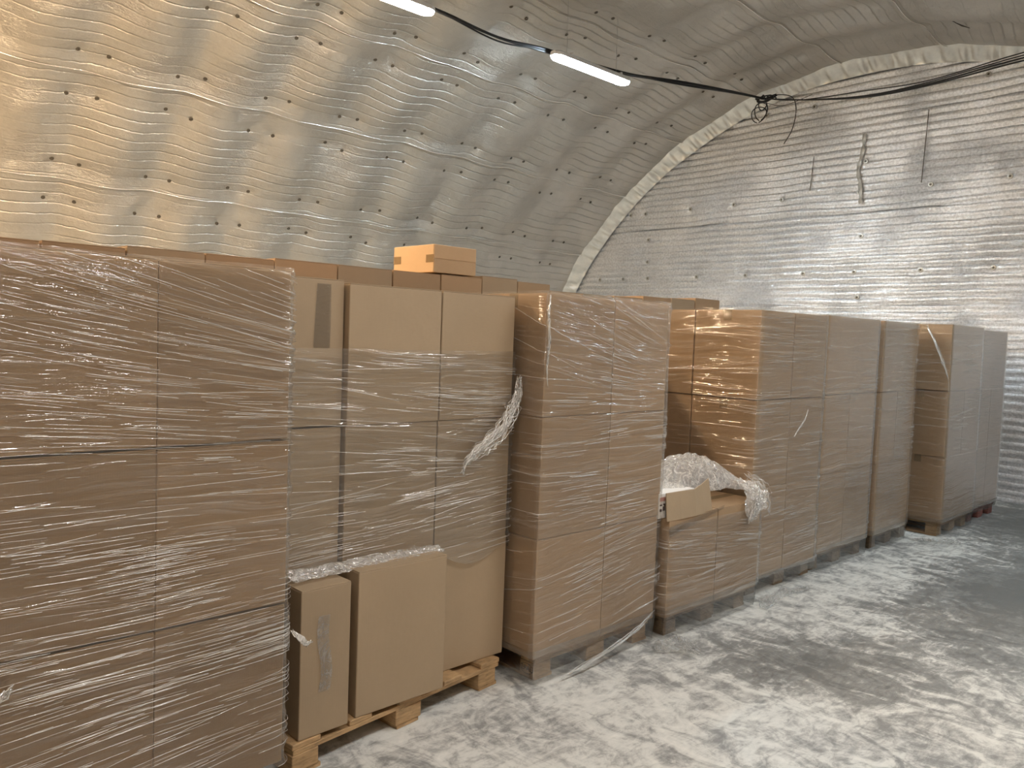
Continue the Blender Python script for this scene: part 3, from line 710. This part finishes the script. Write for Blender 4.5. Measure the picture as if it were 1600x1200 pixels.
# raised flap, bent, on the front edge of the left box
bm = bmesh.new(); cols_ = []
for i, (x, zt) in enumerate(((3.690, .848), (3.82, .846), (3.965, .842), (4.06, .860), (4.155, .885))):
    yy = 2.603-.008*math.sin(i); yt = 2.618+.03*(i > 2)*(i-2)*.5
    cols_.append([bm.verts.new((x, yy, .690)), bm.verts.new((x, yt, zt)), bm.verts.new((x, yt+.005, zt)), bm.verts.new((x, yy+.005, .690))])
for a, b in zip(cols_, cols_[1:]):
    for i in range(4): bm.faces.new([a[i], b[i], b[(i+1) % 4], a[(i+1) % 4]])
bm.faces.new(cols_[0]); bm.faces.new(cols_[-1][::-1])
fo = link('raised_flap', bm_mesh('raised_flap', bm), M['card_pale'], la); fo.matrix_parent_inverse = Matrix.Translation(-Vector(la.location))
# small printed carton behind the flap
pc = link('printed_carton', box_mesh('printed_carton', 3.655, 4.00, 2.64, 2.84, .7015, .842, bevel=.002), M['white_print'])
tag(pc, 'small white and pink printed carton peeking out behind the raised flap', 'carton')
link('pink_band', box_mesh('pink_band', 3.66, 4.0, 2.6385, 2.6395, .80, .822), M['pink_print'], pc)
bm = bmesh.new(); add_box(bm, 3.705, 3.712, 2.637, 2.6395, .745, .785); add_box(bm, 3.695, 3.712, 2.637, 2.6395, .778, .785); add_box(bm, 3.692, 3.699, 2.637, 2.6395, .745, .77); add_box(bm, 3.665, 3.682, 2.637, 2.6395, .775, .782); add_box(bm, 3.665, 3.68, 2.637, 2.6395, .742, .757)
link('dark_print', bm_mesh('dark_print', bm), M['dark_print'], pc)
w4 = wrap('clear stretch film round the low opened stack, sagging over its pallet', 3.704, 4.708, 2.596, 3.45, .15, .66, 24, 'film_thick', ncrease=60, dz=.01, slack=.014,
          skirt=.15, flare=.006, slope=lambda v: -.10+.14*(v < .4))
def f_tri(U, V_): return np.stack([3.70+U*.55, 2.590-.004*fbm(U*9, V_*9, 1), .60+.10*U+(.06-.06*U)*V_+.02*U*V_], 2)
sheet('loose_film', f_tri, 30, 8, M['film_skirt'], w4)
# crumpled film heap
def heap(U, V_):
    X = 3.66+1.12*U; prof = np.interp(U, [0, .05, .12, .25, .45, .62, .8, .93, 1], [.10, .17, .14, .20, .285, .27, .21, .12, .02])
    yy = np.sin(np.pi*np.clip(V_*.92+.05, 0, 1))**.7
    Z = .712+prof*yy*(1+.10*fbm(U*9, V_*6, 2))+.020*np.abs(fbm(U*15, V_*10, 3))
    Y = 2.66+.42*V_+.03*fbm(U*11, V_*7, 5)+.02*fbm(U*33, V_*22, 6)
    Z = np.maximum(Z, .708)
    return np.stack([X+.02*fbm(U*17, V_*15, 8), Y, Z], 2)
hp = sheet('crumpled_film', heap, 70, 30, M['film_crumpled']); tag(hp, 'heap of crumpled clear film lying on the low opened stack', 'plastic film')
def droop(U, V_):
    X = 4.46+.27*U+.02*fbm(V_*8, U*5, 2); Y = 2.70-.125*np.minimum(1, V_*3)+.014*fbm(U*15, V_*12, 6)
    Z = .86-.02*V_-(.06*U)-.24*V_*(1-.45*np.abs(U-.35)*1.6)+.014*fbm(U*22, V_*17, 7); Y = np.where(Z < .715, np.minimum(Y, 2.578), Y)
    return np.stack([X, Y, Z], 2)
dr = sheet('frayed_edge', droop, 50, 50, M['film_crumpled'], hp)
strands(hp, [(4.60, 2.66, .82), (4.62, 2.58, .74), (4.56, 2.565, .66), (4.50, 2.56, .60)], 30, .05, .0016, 14, nm='torn_threads')
strands(hp, [(4.66, 2.70, .86), (4.72, 2.62, .80), (4.75, 2.58, .70), (4.76, 2.57, .60)], 14, .035, .0014, 15, nm='torn_threads', web=False)

# fifth to ninth stacks ------------------------------------------------
ph = 'the fifth stack with a bright side'
pallet(4.82, 2.74, .92, 1.0, 0, ('wood_old', 'wood_old'), 'wooden pallet under the fifth stack', 5)
stack(ph, [4.765, 5.215, 5.690], 2.695, .50, [.13, .74, 1.335, 1.930], ['card'], 15, lean=-.012)
w5 = wrap('clear stretch film round the fifth stack, shining on its left side', 4.752, 5.70, 2.688, 3.72, .12, 1.938, 25, 'film', ncrease=170, dz=.014, lean=-.012, slack=.012,
          skirt=.06, flare=.01, slope=lambda v: .0)
strands(w5, [(5.40, 2.665, 1.25), (5.36, 2.665, 1.18), (5.28, 2.665, 1.12), (5.22, 2.665, 1.07)], 6, .010, .0016, 16, web=False)
ph = 'the sixth stack'
pallet(5.78, 2.76, .90, 1.0, 0, ('wood_old', 'wood_old'), 'wooden pallet under the sixth stack', 6)
stack(ph, [5.745, 6.205, 6.670], 2.725, .46, [.13, .74, 1.345, 1.940], ['card'], 16)
wrap('clear stretch film round the sixth stack, hanging to the floor', 5.735, 6.680, 2.718, 3.665, .15, 1.945, 26, 'film_thick', ncrease=90, dz=.016, skirt=.15, flare=.006)
ph = 'the seventh stack'
pallet(6.85, 2.76, .78, 1.0, 0, ('wood_old', 'wood_old'), 'wooden pallet under the seventh stack', 7)
stack(ph, [6.765, 7.13, 7.495], 2.715, .46, [.13, .74, 1.345, 1.935], ['card'], 17, lean=-.018)
wrap('clear stretch film round the seventh stack, hanging to the floor', 6.755, 7.505, 2.708, 3.655, .15, 1.940, 27, 'film_thick', ncrease=80, dz=.016, lean=-.018, skirt=.15, flare=.006)
ph = 'the forward standing eighth stack'
pallet(7.86, 2.57, .80, 1.0, 0, ('wood', 'wood'), 'wooden pallet under the eighth stack, set forward of the seventh', 8)
stack(ph, [7.83, 8.26, 8.70], 2.540, .47, [.13, .74, 1.345, 1.95], ['card'], 18, lean=-.03)
w8 = wrap('clear stretch film round the eighth stack, set forward of the seventh', 7.82, 8.71, 2.532, 3.50, .14, 1.955, 28, 'film_thick', ncrease=90, dz=.016, lean=-.03, skirt=.13, flare=.004)
strands(w8, [(7.765, 2.75, 1.93), (7.77, 2.68, 1.80), (7.775, 2.62, 1.66), (7.78, 2.55, 1.48), (7.79, 2.53, 1.33)], 10, .014, .0018, 18, web=False)
ph = 'the ninth stack beside the end wall'
pallet(8.80, 2.60, .80, 1.0, 0, ('wood_red', 'wood_red'), 'reddish wooden pallet under the ninth stack beside the end wall', 9)
stack(ph, [8.77, 9.19, 9.60], 2.585, .46, [.13, .74, 1.345, 1.93], ['card'], 19, lean=-.02)
wrap('clear stretch film round the ninth stack beside the end wall', 8.76, 9.61, 2.577, 3.53, .14, 1.935, 29, 'film_thick', ncrease=70, dz=.018, lean=-.02, skirt=.06, flare=.004)

# ------------------------------------------------------------ row of boxes behind, tops showing over the front row
edges = [.15, .52, .885, 1.235, 1.60, 1.965, 2.34, 2.705, 3.065, 3.40, 3.715, 4.03, 4.37, 4.72, 5.08, 5.46, 5.80, 6.18]
tops = [2.03, 2.03, 2.035, 2.04, 2.04, 2.055, 2.055, 2.055, 2.06, 2.07, 2.065, 2.02, 2.02, 2.03, 2.045, 2.055, 2.07]
YB = 3.92
for i in range(len(edges)-1):
    a, b = edges[i]+.003, edges[i+1]-.003; hh = (tops[i]-.13)/3
    for k in range(3):
        lab = f'brown box at the top of the back row, number {i+1} from the left of those showing over the front stacks' if k == 2 else 'brown cardboard box low in the back row, hidden by the front stacks'
        lab = {2: ('back row box top, ' + ['half out of frame at the left edge', 'first from the left edge', 'second from the left edge', 'third from the left edge', 'fourth from the left edge',
                    'just right of the big left stack', 'behind the bare topped centre box', 'under the left half of the lone upper box', 'under the right half of the lone upper box',
                    'just right of the lone upper box', 'second to the right of the lone upper box', 'behind the left corner of the tall narrow stack', 'behind the middle of the tall narrow stack',
                    'behind the right part of the tall narrow stack', 'showing left of the three against the end wall', 'showing middle of the three against the end wall', 'rightmost, olive brown against the end wall'][i])}.get(k, lab)
        carton(a, b, YB, YB+.45, .13+hh*k+.0005, .13+hh*(k+1)-.0005, lab, 'card' if i % 3 else 'card_pale', group=None if k == 2 else 'hidden lower boxes of the back row')
for i in range(6):
    pallet(.17+i*1.0, YB+.01, .97, .50, 0, ('wood_old', 'wood_old'), 'wooden pallet under the back row, hidden by the front stacks', 40+i)['group'] = 'hidden pallets of the back row'
# lone box on top of the back row, lying on its side with its taped seam to the front
tb = link('cardboard_box', None, loc=(3.005, YB+.005, 2.064)); tag(tb, 'lone light brown box standing on top of the back row, its left side brightly lit', 'box')
w_, d_, h_ = .34, .42, .172
link('carton_body', box_mesh('carton_body', 0, w_, 0, d_, 0.001, h_, bevel=.004, seg=2), M['card_light'], tb)
link('flap', box_mesh('flap', .003, w_-.003, -.004, .0005, h_*.5+.0015, h_-.002, bevel=.001), M['card_light'], tb)
link('flap', box_mesh('flap', .003, w_-.003, -.004, .0005, .002, h_*.5-.0015, bevel=.001), M['card_light'], tb)
link('tape_strip', box_mesh('tape_strip', -.0015, .0, -.001, .075, h_*.5-.024, h_*.5+.024), M['tape'], tb)
link('tape_strip', box_mesh('tape_strip', -.0015, .0, d_-.08, d_+.001, h_*.5-.024, h_*.5+.024), M['tape'], tb)

# ------------------------------------------------------------ film scraps on the floor
def scrap(name, cx, cy, lx, ly, rot, seed, label, hgt=.02):
    def f(U, V_):
        a = (U-.5)*lx*(1+.25*np.sin(V_*5+seed)); b = (V_-.5)*ly*(1+.3*np.sin(U*6+seed*2)); Z = .005+hgt*np.abs(fbm(U*9, V_*7, seed))+.3*hgt*np.abs(fbm(U*30, V_*25, seed+1))
        return np.stack([cx+a*math.cos(rot)-b*math.sin(rot), cy+a*math.sin(rot)+b*math.cos(rot), Z], 2)
    o = sheet(name, f, 40, 30, M['film_scrap']); tag(o, label, 'plastic film'); return o
scrap('film_scrap', 3.72, 2.50, .26, .20, .4, 3, 'crumpled film scrap on the floor between the tall narrow and the low stack', .018)
scrap('film_scrap', 7.62, 2.50, .34, .10, -.9, 5, 'small whitish film scrap on the floor in front of the eighth stack', .03)
scrap('film_scrap', 5.00, 2.60, .55, .12, .05, 7, 'grey film trail on the floor in front of the fifth stack', .02)
